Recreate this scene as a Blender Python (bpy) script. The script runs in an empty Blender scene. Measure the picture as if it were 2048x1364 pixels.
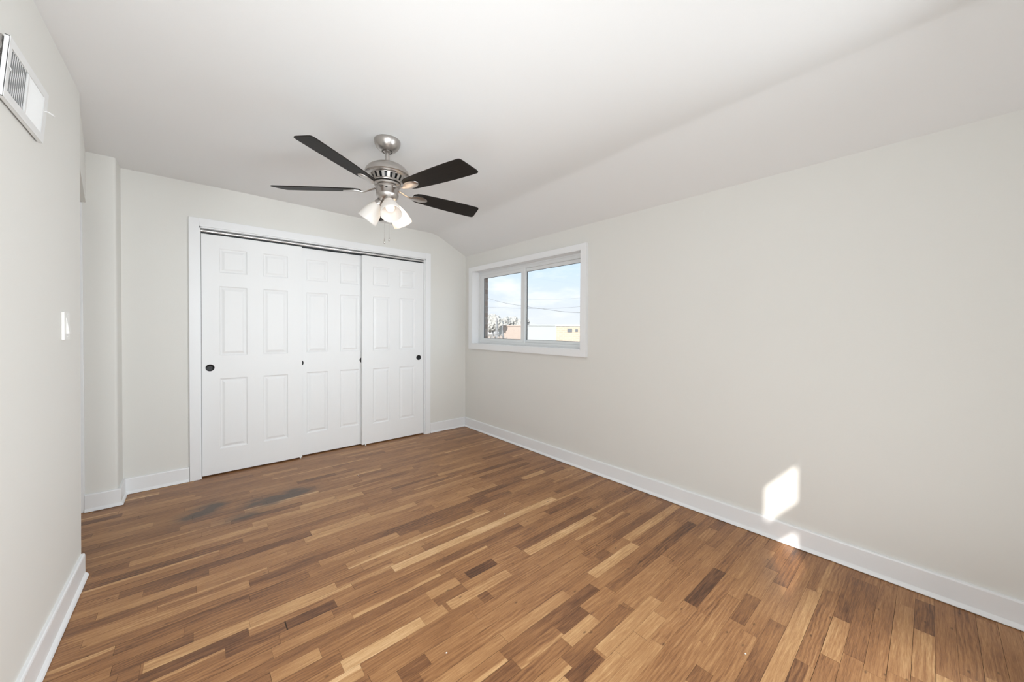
import bpy, bmesh, math, random
from mathutils import Vector, Matrix, noise as mnoise
random.seed(11)
S = bpy.context.scene
COL = S.collection

# ---------------------------------------------------------------- camera
W_, H_ = 2048, 1364
F_, YAW, PITCH, ROLL, HY, CAMH = 727.2, 0.7148, -0.0126, 0.0056, 668.73, 1.22
cy_, sy_ = math.cos(YAW), math.sin(YAW)
fw = Vector((sy_, cy_, 0)); rt = Vector((cy_, -sy_, 0)); up = Vector((0, 0, 1))
fw, up = fw*math.cos(PITCH)+up*math.sin(PITCH), up*math.cos(PITCH)-fw*math.sin(PITCH)
rt, up = rt*math.cos(ROLL)+up*math.sin(ROLL), up*math.cos(ROLL)-rt*math.sin(ROLL)
cam = bpy.data.cameras.new('camera')
cam.sensor_width = 36; cam.lens = F_*36/W_; cam.shift_y = (HY-H_/2)/W_
cam.clip_start = 0.02; cam.clip_end = 500
camo = bpy.data.objects.new('camera', cam); COL.objects.link(camo)
M = Matrix.Identity(4)
for i in range(3):
    M[i][0] = rt[i]; M[i][1] = up[i]; M[i][2] = -fw[i]
M[2][3] = CAMH
camo.matrix_world = M
S.camera = camo
S.view_settings.view_transform = 'Standard'; S.view_settings.look = 'None'
S.view_settings.exposure = 0.25; S.view_settings.gamma = 1.0
S.view_settings.use_curve_mapping = False

# ---------------------------------------------------------------- world (hazy sky with soft clouds)
w = bpy.data.worlds.new('sky'); S.world = w; w.use_nodes = True
nt = w.node_tree; nt.nodes.clear()
def N(nt, t, **k):
    n = nt.nodes.new(t)
    for a, b in k.items(): setattr(n, a, b)
    return n
out = N(nt, 'ShaderNodeOutputWorld'); bg = N(nt, 'ShaderNodeBackground')
tc = N(nt, 'ShaderNodeTexCoord'); sep = N(nt, 'ShaderNodeSeparateXYZ')
nt.links.new(tc.outputs['Generated'], sep.inputs[0])
rp = N(nt, 'ShaderNodeValToRGB')
e = rp.color_ramp.elements
e[0].position = 0.0; e[0].color = (0.84, 0.86, 0.88, 1)
e[1].position = 0.22; e[1].color = (0.58, 0.78, 0.95, 1)
m_ = e.new(0.06); m_.color = (0.78, 0.83, 0.91, 1)
nt.links.new(sep.outputs['Z'], rp.inputs[0])
mp = N(nt, 'ShaderNodeMapping'); mp.inputs['Scale'].default_value = (5, 5, 16); mp.inputs['Location'].default_value = (2.2, 0.6, 1.1)
nz = N(nt, 'ShaderNodeTexNoise'); nz.inputs['Scale'].default_value = 1.0; nz.inputs['Detail'].default_value = 5
nt.links.new(tc.outputs['Generated'], mp.inputs[0]); nt.links.new(mp.outputs[0], nz.inputs['Vector'])
cr = N(nt, 'ShaderNodeValToRGB'); cr.color_ramp.elements[0].position = 0.46; cr.color_ramp.elements[1].position = 0.66
nt.links.new(nz.outputs['Fac'], cr.inputs[0])
mx = N(nt, 'ShaderNodeMixRGB'); mx.inputs[2].default_value = (1.0, 1.0, 1.0, 1)
nt.links.new(cr.outputs[0], mx.inputs[0]); nt.links.new(rp.outputs[0], mx.inputs[1])
nt.links.new(mx.outputs[0], bg.inputs[0]); bg.inputs[1].default_value = 1.0
nt.links.new(bg.outputs[0], out.inputs[0])

# ---------------------------------------------------------------- lights
def light(name, kind, loc, direction, energy, color=(1, 1, 1), **k):
    l = bpy.data.lights.new(name, kind); l.energy = energy; l.color = color
    for a, b in k.items(): setattr(l, a, b)
    o = bpy.data.objects.new(name, l); COL.objects.link(o)
    o.location = loc
    o.rotation_euler = Vector(direction).to_track_quat('-Z', 'Y').to_euler()
    return o
light('sun', 'SUN', (-3, -3, 5), (1.0, 0.40, -0.48), 5.2, (1.0, 0.955, 0.89), angle=math.radians(0.9))
light('rear_fill', 'AREA', (0.45, -0.40, 1.50), (0.24, 1, 0.03), 5.2, (0.885, 0.955, 1.0), shape='SQUARE', size=1.2, spread=math.radians(60))  # added fill behind the camera, aimed at the far end; no window here
light('rear_right_fill', 'AREA', (2.20, -0.42, 1.10), (-1, 1, 0), 25.0, (0.885, 0.955, 1.0), shape='RECTANGLE', size=0.6, size_y=1.8, spread=math.radians(100))  # added unseen fill in the rear right corner, brightens the left wall
light('left_fill', 'AREA', (-0.40, 0.50, 1.10), (1, 0.6, 0), 32.0, (0.885, 0.955, 1.0), shape='RECTANGLE', size=0.8, size_y=1.8)  # added fill in front of the solid left wall, no doorway there
light('low_fill', 'AREA', (1.0, -0.10, 0.10), (0, 0.7, 1), 6.5, (0.885, 0.955, 1.0), shape='RECTANGLE', size=1.8, size_y=0.5)  # added low upward fill that evens out the ceiling, not actual bounced sun
light('camera_flash', 'AREA', (0.06, -0.10, 1.50), (0.5, 1, 0.30), 2.6, (0.97, 0.985, 1.0), shape='DISK', size=0.16)

# ---------------------------------------------------------------- room numbers
XR, YB, XL, YR = 2.566, 3.853, -0.430, -0.50
YST = 3.648; XST = -0.410
ZF, ZK, XC = 2.383, 2.137, 2.075
OPX0, OPX1, OPZ = 0.020, 2.006, 2.035          # closet opening
WY0, WY1, WZ0, WZ1 = 2.01, 3.67, 1.048, 1.925  # window opening

# ---------------------------------------------------------------- materials
def mat(name, col, rough=0.5, metal=0.0, **k):
    m = bpy.data.materials.new(name); m.use_nodes = True
    b = m.node_tree.nodes['Principled BSDF']
    b.inputs['Base Color'].default_value = (*col, 1); b.inputs['Roughness'].default_value = rough
    b.inputs['Metallic'].default_value = metal
    for a, v in k.items(): b.inputs[a].default_value = v
    return m
def noisy(m, col, scale, amt, bump=0.0, bscale=200, vec=None):
    """gentle procedural tone variation plus a fine bump"""
    nt = m.node_tree; b = nt.nodes['Principled BSDF']
    tc = N(nt, 'ShaderNodeTexCoord'); mp = N(nt, 'ShaderNodeMapping')
    if vec: mp.inputs['Scale'].default_value = vec
    nt.links.new(tc.outputs['Object'], mp.inputs[0])
    n = N(nt, 'ShaderNodeTexNoise'); n.inputs['Scale'].default_value = scale; n.inputs['Detail'].default_value = 4
    nt.links.new(mp.outputs[0], n.inputs['Vector'])
    x = N(nt, 'ShaderNodeMixRGB')
    x.inputs[1].default_value = (*[c*(1-amt) for c in col], 1); x.inputs[2].default_value = (*[min(1, c*(1+amt)) for c in col], 1)
    nt.links.new(n.outputs['Fac'], x.inputs[0]); nt.links.new(x.outputs[0], b.inputs['Base Color'])
    if bump:
        n2 = N(nt, 'ShaderNodeTexNoise'); n2.inputs['Scale'].default_value = bscale; n2.inputs['Detail'].default_value = 3
        nt.links.new(mp.outputs[0], n2.inputs['Vector'])
        bp = N(nt, 'ShaderNodeBump'); bp.inputs['Strength'].default_value = bump; bp.inputs['Distance'].default_value = 0.002
        nt.links.new(n2.outputs['Fac'], bp.inputs['Height']); nt.links.new(bp.outputs[0], b.inputs['Normal'])
    return m
WALLC = (0.785, 0.772, 0.735)
M_wall = noisy(mat('greige wall paint', WALLC, 0.62), WALLC, 1.4, 0.012, 0.10, 160)
M_ceil = noisy(mat('flat white ceiling paint', (0.855, 0.853, 0.85), 0.8), (0.855, 0.853, 0.85), 1.2, 0.008, 0.08, 120)
M_trim = noisy(mat('white semi gloss trim', (0.88, 0.885, 0.895), 0.35), (0.88, 0.885, 0.895), 3, 0.01)
M_door = noisy(mat('white moulded door', (0.88, 0.884, 0.888), 0.4), (0.88, 0.884, 0.888), 3, 0.008, 0.15, 90, (14, 14, 1))
M_vinyl = mat('white vinyl', (0.80, 0.81, 0.81), 0.35)
M_black = mat('oil rubbed black', (0.008, 0.008, 0.009), 0.35, 0.3)
M_gasket = mat('dark gasket', (0.06, 0.065, 0.07), 0.6)
M_dark = mat('dark closet', (0.05, 0.045, 0.04), 0.9)
M_alu = mat('bright aluminium track', (0.85, 0.85, 0.85), 0.28, 0.9)
M_enamel = mat('white enamel', (0.83, 0.83, 0.825), 0.35)
M_plastic = mat('white plastic', (0.84, 0.83, 0.80), 0.35)
M_subfloor = mat('dark seam', (0.045, 0.028, 0.018), 0.9)
M_duct = mat('grey duct metal', (0.42, 0.43, 0.45), 0.6)
M_raw = noisy(mat('crumbled plaster', (0.35, 0.33, 0.31), 0.9), (0.35, 0.33, 0.31), 60, 0.7)

def nickel():
    m = mat('brushed nickel', (0.50, 0.47, 0.445), 0.3, 1.0)
    nt = m.node_tree; b = nt.nodes['Principled BSDF']
    tc = N(nt, 'ShaderNodeTexCoord'); mp = N(nt, 'ShaderNodeMapping'); mp.inputs['Scale'].default_value = (6, 6, 400)
    n = N(nt, 'ShaderNodeTexNoise'); n.inputs['Scale'].default_value = 3
    nt.links.new(tc.outputs['Object'], mp.inputs[0]); nt.links.new(mp.outputs[0], n.inputs['Vector'])
    r = N(nt, 'ShaderNodeMapRange'); r.inputs[3].default_value = 0.22; r.inputs[4].default_value = 0.42
    nt.links.new(n.outputs['Fac'], r.inputs[0]); nt.links.new(r.outputs[0], b.inputs['Roughness'])
    return m
M_nickel = nickel()

def blade_mat():
    c0, c1 = (0.008, 0.0065, 0.0055), (0.022, 0.017, 0.014)
    m = mat('dark espresso blade', c0, 0.5)
    m.node_tree.nodes['Principled BSDF'].inputs['Specular IOR Level'].default_value = 0.12
    nt = m.node_tree; b = nt.nodes['Principled BSDF']
    tc = N(nt, 'ShaderNodeTexCoord'); mp = N(nt, 'ShaderNodeMapping'); mp.inputs['Scale'].default_value = (2, 40, 40)
    n = N(nt, 'ShaderNodeTexNoise'); n.inputs['Scale'].default_value = 3; n.inputs['Detail'].default_value = 6
    nt.links.new(tc.outputs['Object'], mp.inputs[0]); nt.links.new(mp.outputs[0], n.inputs['Vector'])
    x = N(nt, 'ShaderNodeMixRGB'); x.inputs[1].default_value = (*c0, 1); x.inputs[2].default_value = (*c1, 1)
    nt.links.new(n.outputs['Fac'], x.inputs[0]); nt.links.new(x.outputs[0], b.inputs['Base Color'])
    return m
M_blade = blade_mat()

def glass_mat():
    m = bpy.data.materials.new('window glass'); m.use_nodes = True
    nt = m.node_tree; nt.nodes.clear()
    o = N(nt, 'ShaderNodeOutputMaterial'); t = N(nt, 'ShaderNodeBsdfTransparent'); g = N(nt, 'ShaderNodeBsdfGlossy')
    t.inputs[0].default_value = (0.97, 0.98, 0.98, 1); g.inputs['Roughness'].default_value = 0.02
    f = N(nt, 'ShaderNodeFresnel'); f.inputs[0].default_value = 1.3
    x = N(nt, 'ShaderNodeMixShader')
    ge = N(nt, 'ShaderNodeNewGeometry'); iv = N(nt, 'ShaderNodeMath', operation='SUBTRACT'); iv.inputs[0].default_value = 1
    mu = N(nt, 'ShaderNodeMath', operation='MULTIPLY')       # only the outer faces of the pane reflect
    nt.links.new(ge.outputs['Backfacing'], iv.inputs[1]); nt.links.new(iv.outputs[0], mu.inputs[0]); nt.links.new(f.outputs[0], mu.inputs[1])
    nt.links.new(mu.outputs[0], x.inputs[0]); nt.links.new(t.outputs[0], x.inputs[1]); nt.links.new(g.outputs[0], x.inputs[2])
    nt.links.new(x.outputs[0], o.inputs[0]); return m
M_glass = glass_mat()

def opal_mat():
    m = mat('opal glass', (0.92, 0.90, 0.88), 0.25)
    b = m.node_tree.nodes['Principled BSDF']
    nt = m.node_tree; o = nt.nodes['Material Output']
    t = N(nt, 'ShaderNodeBsdfTranslucent'); t.inputs[0].default_value = (0.95, 0.92, 0.88, 1)
    x = N(nt, 'ShaderNodeMixShader'); x.inputs[0].default_value = 0.45
    nt.links.new(b.outputs[0], x.inputs[1]); nt.links.new(t.outputs[0], x.inputs[2]); nt.links.new(x.outputs[0], o.inputs[0])
    return m
M_opal = opal_mat()
def emis(name, col, s):
    m = mat(name, col, 0.4); b = m.node_tree.nodes['Principled BSDF']
    b.inputs['Emission Color'].default_value = (*col, 1); b.inputs['Emission Strength'].default_value = s; return m
M_bulb = emis('warm lit bulb', (1.0, 0.82, 0.62), 18.0)
M_bulb_dim = emis('weak warm bulb', (1.0, 0.88, 0.78), 0.5)

def wood_mat():
    m = bpy.data.materials.new('oak strip flooring'); m.use_nodes = True
    nt = m.node_tree; b = nt.nodes['Principled BSDF']; L = nt.links.new
    uv = N(nt, 'ShaderNodeUVMap', uv_map='UVMap')
    at = N(nt, 'ShaderNodeAttribute', attribute_name='tone')       # r tone, g random, b sapwood side
    sp = N(nt, 'ShaderNodeSeparateColor'); L(at.outputs['Color'], sp.inputs[0])
    def math_(op, a, b_=None, c=None):
        n = N(nt, 'ShaderNodeMath', operation=op)
        for i, v in enumerate((a, b_, c)):
            if v is None: continue
            if isinstance(v, (int, float)): n.inputs[i].default_value = v
            else: L(v, n.inputs[i])
        return n.outputs[0]
    def noise(scale_vec, detail=5, rough=0.6, dist=0.0):
        mp = N(nt, 'ShaderNodeMapping'); mp.inputs['Scale'].default_value = scale_vec
        L(uv.outputs[0], mp.inputs[0])
        n = N(nt, 'ShaderNodeTexNoise', noise_dimensions='2D'); n.inputs['Scale'].default_value = 1; n.inputs['Detail'].default_value = detail
        n.inputs['Roughness'].default_value = rough; n.inputs['Distortion'].default_value = dist
        L(mp.outputs[0], n.inputs['Vector']); return n.outputs['Fac']
    fine = noise((16, 520, 1), 5, 0.7)              # pore streaks
    mid = noise((3.0, 70, 1), 5, 0.62, 1.2)          # broad streaks
    big = noise((3.0, 9, 1), 3, 0.5)                # mottling
    # cathedral growth rings: bands of a distorted long coordinate
    mpw = N(nt, 'ShaderNodeMapping'); mpw.inputs['Scale'].default_value = (2.6, 13, 1); L(uv.outputs[0], mpw.inputs[0])
    wv = N(nt, 'ShaderNodeTexWave', wave_type='BANDS', bands_direction='Y', wave_profile='SIN')
    wv.inputs['Scale'].default_value = 1.5; wv.inputs['Distortion'].default_value = 16.0; wv.inputs['Detail'].default_value = 4.0
    wv.inputs['Detail Scale'].default_value = 0.55; wv.inputs['Detail Roughness'].default_value = 0.6
    L(mpw.outputs[0], wv.inputs['Vector'])
    tone = sp.outputs[0]
    # sapwood band along one edge: third channel is 0..1 distance-from-edge threshold painted per corner
    sap = N(nt, 'ShaderNodeAttribute', attribute_name='sap')
    sapn = math_('ADD', sap.outputs['Fac'], math_('MULTIPLY', math_('SUBTRACT', noise((3.5, 3, 1), 2), 0.5), 0.5))
    sapm = N(nt, 'ShaderNodeMapRange'); sapm.inputs[1].default_value = 0.62; sapm.inputs[2].default_value = 0.70
    L(sapn, sapm.inputs[0])
    t = math_('ADD', tone, math_('MULTIPLY', math_('SUBTRACT', fine, 0.5), 0.62))
    t = math_('ADD', t, math_('MULTIPLY', math_('SUBTRACT', mid, 0.5), 0.50))
    t = math_('ADD', t, math_('MULTIPLY', math_('SUBTRACT', big, 0.5), 0.34))
    t = math_('SUBTRACT', t, math_('MULTIPLY', math_('MULTIPLY', wv.outputs['Fac'], sp.outputs[1]), 0.115))
    t = math_('ADD', t, math_('MULTIPLY', sapm.outputs[0], 0.27))
    ramp = N(nt, 'ShaderNodeValToRGB'); L(t, ramp.inputs[0])
    el = ramp.color_ramp.elements
    el[0].position = 0.0; el[0].color = (0.070, 0.030, 0.015, 1)
    el[1].position = 1.0; el[1].color = (0.77, 0.50, 0.27, 1)
    for p, c in ((0.2, (0.175, 0.075, 0.032)), (0.42, (0.330, 0.152, 0.060)), (0.6, (0.440, 0.225, 0.094)), (0.8, (0.590, 0.342, 0.155))):
        q = el.new(p); q.color = (*c, 1)
    # knots / dark specks
    mpk = N(nt, 'ShaderNodeMapping'); mpk.inputs['Scale'].default_value = (5, 11, 1); L(uv.outputs[0], mpk.inputs[0])
    vk = N(nt, 'ShaderNodeTexVoronoi', voronoi_dimensions='2D'); vk.inputs['Scale'].default_value = 1; L(mpk.outputs[0], vk.inputs['Vector'])
    kk = N(nt, 'ShaderNodeMapRange'); kk.inputs[1].default_value = 0.0; kk.inputs[2].default_value = 0.06; kk.inputs[3].default_value = 1; kk.inputs[4].default_value = 0
    L(vk.outputs['Distance'], kk.inputs[0])
    kc = N(nt, 'ShaderNodeSeparateColor'); L(vk.outputs['Color'], kc.inputs[0])
    km = math_('MULTIPLY', kk.outputs[0], math_('GREATER_THAN', kc.outputs[0], 0.72))
    x1 = N(nt, 'ShaderNodeMixRGB'); x1.inputs[2].default_value = (0.035, 0.017, 0.01, 1)
    L(math_('MULTIPLY', km, 0.75), x1.inputs[0]); L(ramp.outputs[0], x1.inputs[1])
    # grey water stains near the closet (old marks in the wood itself)
    tc = N(nt, 'ShaderNodeTexCoord'); so = N(nt, 'ShaderNodeSeparateXYZ'); L(tc.outputs['Object'], so.inputs[0])
    nst = N(nt, 'ShaderNodeTexNoise'); nst.inputs['Scale'].default_value = 8; nst.inputs['Detail'].default_value = 5
    mps = N(nt, 'ShaderNodeMapping'); mps.inputs['Scale'].default_value = (1, 1.7, 1); L(tc.outputs['Object'], mps.inputs[0]); L(mps.outputs[0], nst.inputs['Vector'])
    tot = None
    for cx, cy, rx, ry, amp in ((0.000, 3.125, 0.085, 0.060, 1.25), (0.075, 3.215, 0.085, 0.050, 1.0), (0.38, 3.060, 0.12, 0.070, 1.3), (0.56, 3.085, 0.09, 0.065, 1.25), (0.225, 2.905, 0.10, 0.040, 0.9), (0.27, 3.14, 0.6, 0.30, 0.16)):
        dx = math_('DIVIDE', math_('SUBTRACT', so.outputs[0], cx), rx); dy = math_('DIVIDE', math_('SUBTRACT', so.outputs[1], cy), ry)
        r2 = math_('ADD', math_('MULTIPLY', dx, dx), math_('MULTIPLY', dy, dy))
        g = math_('MULTIPLY', math_('EXPONENT', math_('MULTIPLY', r2, -0.9)), amp)
        tot = g if tot is None else math_('ADD', tot, g)
    st = math_('MULTIPLY', tot, math_('MULTIPLY', math_('SUBTRACT', nst.outputs['Fac'], 0.18), 2.9))
    stc = N(nt, 'ShaderNodeClamp'); L(st, stc.inputs[0])
    x2 = N(nt, 'ShaderNodeMixRGB'); x2.inputs[2].default_value = (0.078, 0.060, 0.047, 1)
    L(math_('MULTIPLY', stc.outputs[0], 0.86), x2.inputs[0]); L(x1.outputs[0], x2.inputs[1])
    L(x2.outputs[0], b.inputs['Base Color'])
    rr = N(nt, 'ShaderNodeMapRange'); rr.inputs[3].default_value = 0.30; rr.inputs[4].default_value = 0.44; L(mid, rr.inputs[0])
    L(rr.outputs[0], b.inputs['Roughness'])
    b.inputs['Specular IOR Level'].default_value = 0.38
    bp = N(nt, 'ShaderNodeBump'); bp.inputs['Strength'].default_value = 0.12; bp.inputs['Distance'].default_value = 0.001
    L(math_('ADD', fine, math_('MULTIPLY', big, 1.5)), bp.inputs['Height']); L(bp.outputs[0], b.inputs['Normal'])
    return m
M_wood = wood_mat()

def brick_mat(name, c1, c2, mortar, bw=0.21, bh=0.072, ms=0.010, swap=True):
    m = mat(name, c1, 0.9); nt = m.node_tree; b = nt.nodes['Principled BSDF']
    tc = N(nt, 'ShaderNodeTexCoord'); sp = N(nt, 'ShaderNodeSeparateXYZ'); cb = N(nt, 'ShaderNodeCombineXYZ')
    nt.links.new(tc.outputs['Object'], sp.inputs[0])
    ad = N(nt, 'ShaderNodeMath', operation='ADD'); nt.links.new(sp.outputs[0], ad.inputs[0]); nt.links.new(sp.outputs[1], ad.inputs[1])
    nt.links.new(ad.outputs[0], cb.inputs[0]); nt.links.new(sp.outputs[2], cb.inputs[1])
    br = N(nt, 'ShaderNodeTexBrick'); br.inputs['Color1'].default_value = (*c1, 1); br.inputs['Color2'].default_value = (*c2, 1)
    br.inputs['Mortar'].default_value = (*mortar, 1); br.inputs['Scale'].default_value = 1
    br.inputs['Brick Width'].default_value = bw; br.inputs['Row Height'].default_value = bh; br.inputs['Mortar Size'].default_value = ms
    nt.links.new(cb.outputs[0], br.inputs['Vector']); nt.links.new(br.outputs['Color'], b.inputs['Base Color'])
    return m
M_brick = brick_mat('red brown brick', (0.30, 0.23, 0.20), (0.22, 0.17, 0.155), (0.30, 0.27, 0.25))
M_tan = brick_mat('tan brick', (0.50, 0.42, 0.33), (0.47, 0.385, 0.30), (0.52, 0.46, 0.40), 0.6, 0.25, 0.03)
M_pink = brick_mat('faded pink brick', (0.48, 0.385, 0.335), (0.455, 0.36, 0.315), (0.49, 0.43, 0.39), 0.6, 0.25, 0.03)
M_pale = noisy(mat('pale membrane roof', (0.43, 0.45, 0.46), 0.9), (0.43, 0.45, 0.46), 0.3, 0.04)
M_yard = noisy(mat('winter yard', (0.34, 0.29, 0.25), 1.0), (0.34, 0.29, 0.25), 0.3, 0.35)
M_foliage = noisy(mat('hazy bare branches', (0.42, 0.41, 0.395), 1.0), (0.42, 0.41, 0.395), 2, 0.2)  # distant haze is put into this paled base colour
M_conifer = noisy(mat('grey green conifer', (0.27, 0.27, 0.28), 1.0), (0.27, 0.27, 0.28), 2, 0.3)
M_bush = noisy(mat('dry shrub', (0.36, 0.31, 0.28), 1.0), (0.36, 0.31, 0.28), 3, 0.3)
M_win = mat('dark far window', (0.15, 0.16, 0.18), 0.3)
M_cable = mat('weathered cable', (0.22, 0.23, 0.24), 0.8)
M_whitewall = mat('white render', (0.50, 0.51, 0.51), 0.9)

# ---------------------------------------------------------------- mesh helpers
def obj(name, bm, m, parent=None, smooth=None, loc=None, rot=None):
    me = bpy.data.meshes.new(name)
    bmesh.ops.recalc_face_normals(bm, faces=bm.faces)
    bm.to_mesh(me); bm.free()
    for x in (m if isinstance(m, (list, tuple)) else [m]): me.materials.append(x)
    o = bpy.data.objects.new(name, me); COL.objects.link(o)
    if parent: o.parent = parent
    if loc is not None: o.location = loc
    if rot is not None: o.rotation_euler = rot
    if smooth is not None:
        for p in me.polygons: p.use_smooth = True
        if smooth < 3:
            md = o.modifiers.new('split', 'EDGE_SPLIT'); md.split_angle = smooth
    return o
def box(bm, x0, x1, y0, y1, z0, z1, bev=0.0, mi=0):
    r = bmesh.ops.create_cube(bm, size=1.0)
    vs = r['verts']
    for v in vs:
        v.co = Vector((x0+(x1-x0)*(v.co.x+.5), y0+(y1-y0)*(v.co.y+.5), z0+(z1-z0)*(v.co.z+.5)))
    fs = {f for v in vs for f in v.link_faces}
    for f in fs: f.material_index = mi
    if bev > 0:
        es = list({e for v in vs for e in v.link_edges})
        bmesh.ops.bevel(bm, geom=es, offset=bev, segments=2, profile=0.6, affect='EDGES')
def lathe(bm, prof, seg=48, M=None, cap=False):
    """profile list of (r,z) spun about Z"""
    rings = []
    for r, z in prof:
        if r < 1e-6:
            rings.append([bm.verts.new((0, 0, z))])
        else:
            rings.append([bm.verts.new((r*math.cos(2*math.pi*i/seg), r*math.sin(2*math.pi*i/seg), z)) for i in range(seg)])
    new = [v for r in rings for v in r]
    for a, b in zip(rings, rings[1:]):
        for i in range(seg):
            j = (i+1) % seg
            if len(a) == 1 and len(b) == 1: continue
            if len(a) == 1: bm.faces.new((a[0], b[i], b[j]))
            elif len(b) == 1: bm.faces.new((a[i], a[j], b[0]))
            else: bm.faces.new((a[i], a[j], b[j], b[i]))
    if M is not None:
        for v in new: v.co = M @ v.co
    return new
def tube(bm, pts, r, seg=8, rs=None):
    pts = [Vector(p) for p in pts]; rings = []
    for i, p in enumerate(pts):
        d = (pts[min(i+1, len(pts)-1)]-pts[max(i-1, 0)]).normalized()
        a = d.orthogonal().normalized() if i == 0 else (rings_a - d*rings_a.dot(d)).normalized()
        rings_a = a; b = d.cross(a); rr = rs[i] if rs else r
        rings.append([bm.verts.new(p+a*rr*math.cos(2*math.pi*k/seg)+b*rr*math.sin(2*math.pi*k/seg)) for k in range(seg)])
    for A, B in zip(rings, rings[1:]):
        for k in range(seg): bm.faces.new((A[k], A[(k+1) % seg], B[(k+1) % seg], B[k]))
    bm.faces.new(rings[0][::-1]); bm.faces.new(rings[-1])
def extrude_profile(bm, prof, path):
    """prof: list of (out, z); path: list of (base point Vector2, outward dir Vector2) -> mitred moulding"""
    cols = []
    for p, d in path:
        cols.append([bm.verts.new((p[0]+d[0]*o, p[1]+d[1]*o, z)) for o, z in prof])
    n = len(prof)
    for a, b in zip(cols, cols[1:]):
        for i in range(n): bm.faces.new((a[i], a[(i+1) % n], b[(i+1) % n], b[i]))
    bm.faces.new(cols[0]); bm.faces.new(cols[-1][::-1])
def empty(name, loc=(0, 0, 0), rot=(0, 0, 0)):
    o = bpy.data.objects.new(name, None); COL.objects.link(o); o.location = loc; o.rotation_euler = rot
    o.empty_display_size = 0.1
    return o
def tag(o, label=None, cat=None, group=None, kind=None):
    if label: o['label'] = label
    if cat: o['category'] = cat
    if group: o['group'] = group
    if kind: o['kind'] = kind
    return o
def struct(o, label=None): return tag(o, label, kind='structure')

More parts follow.
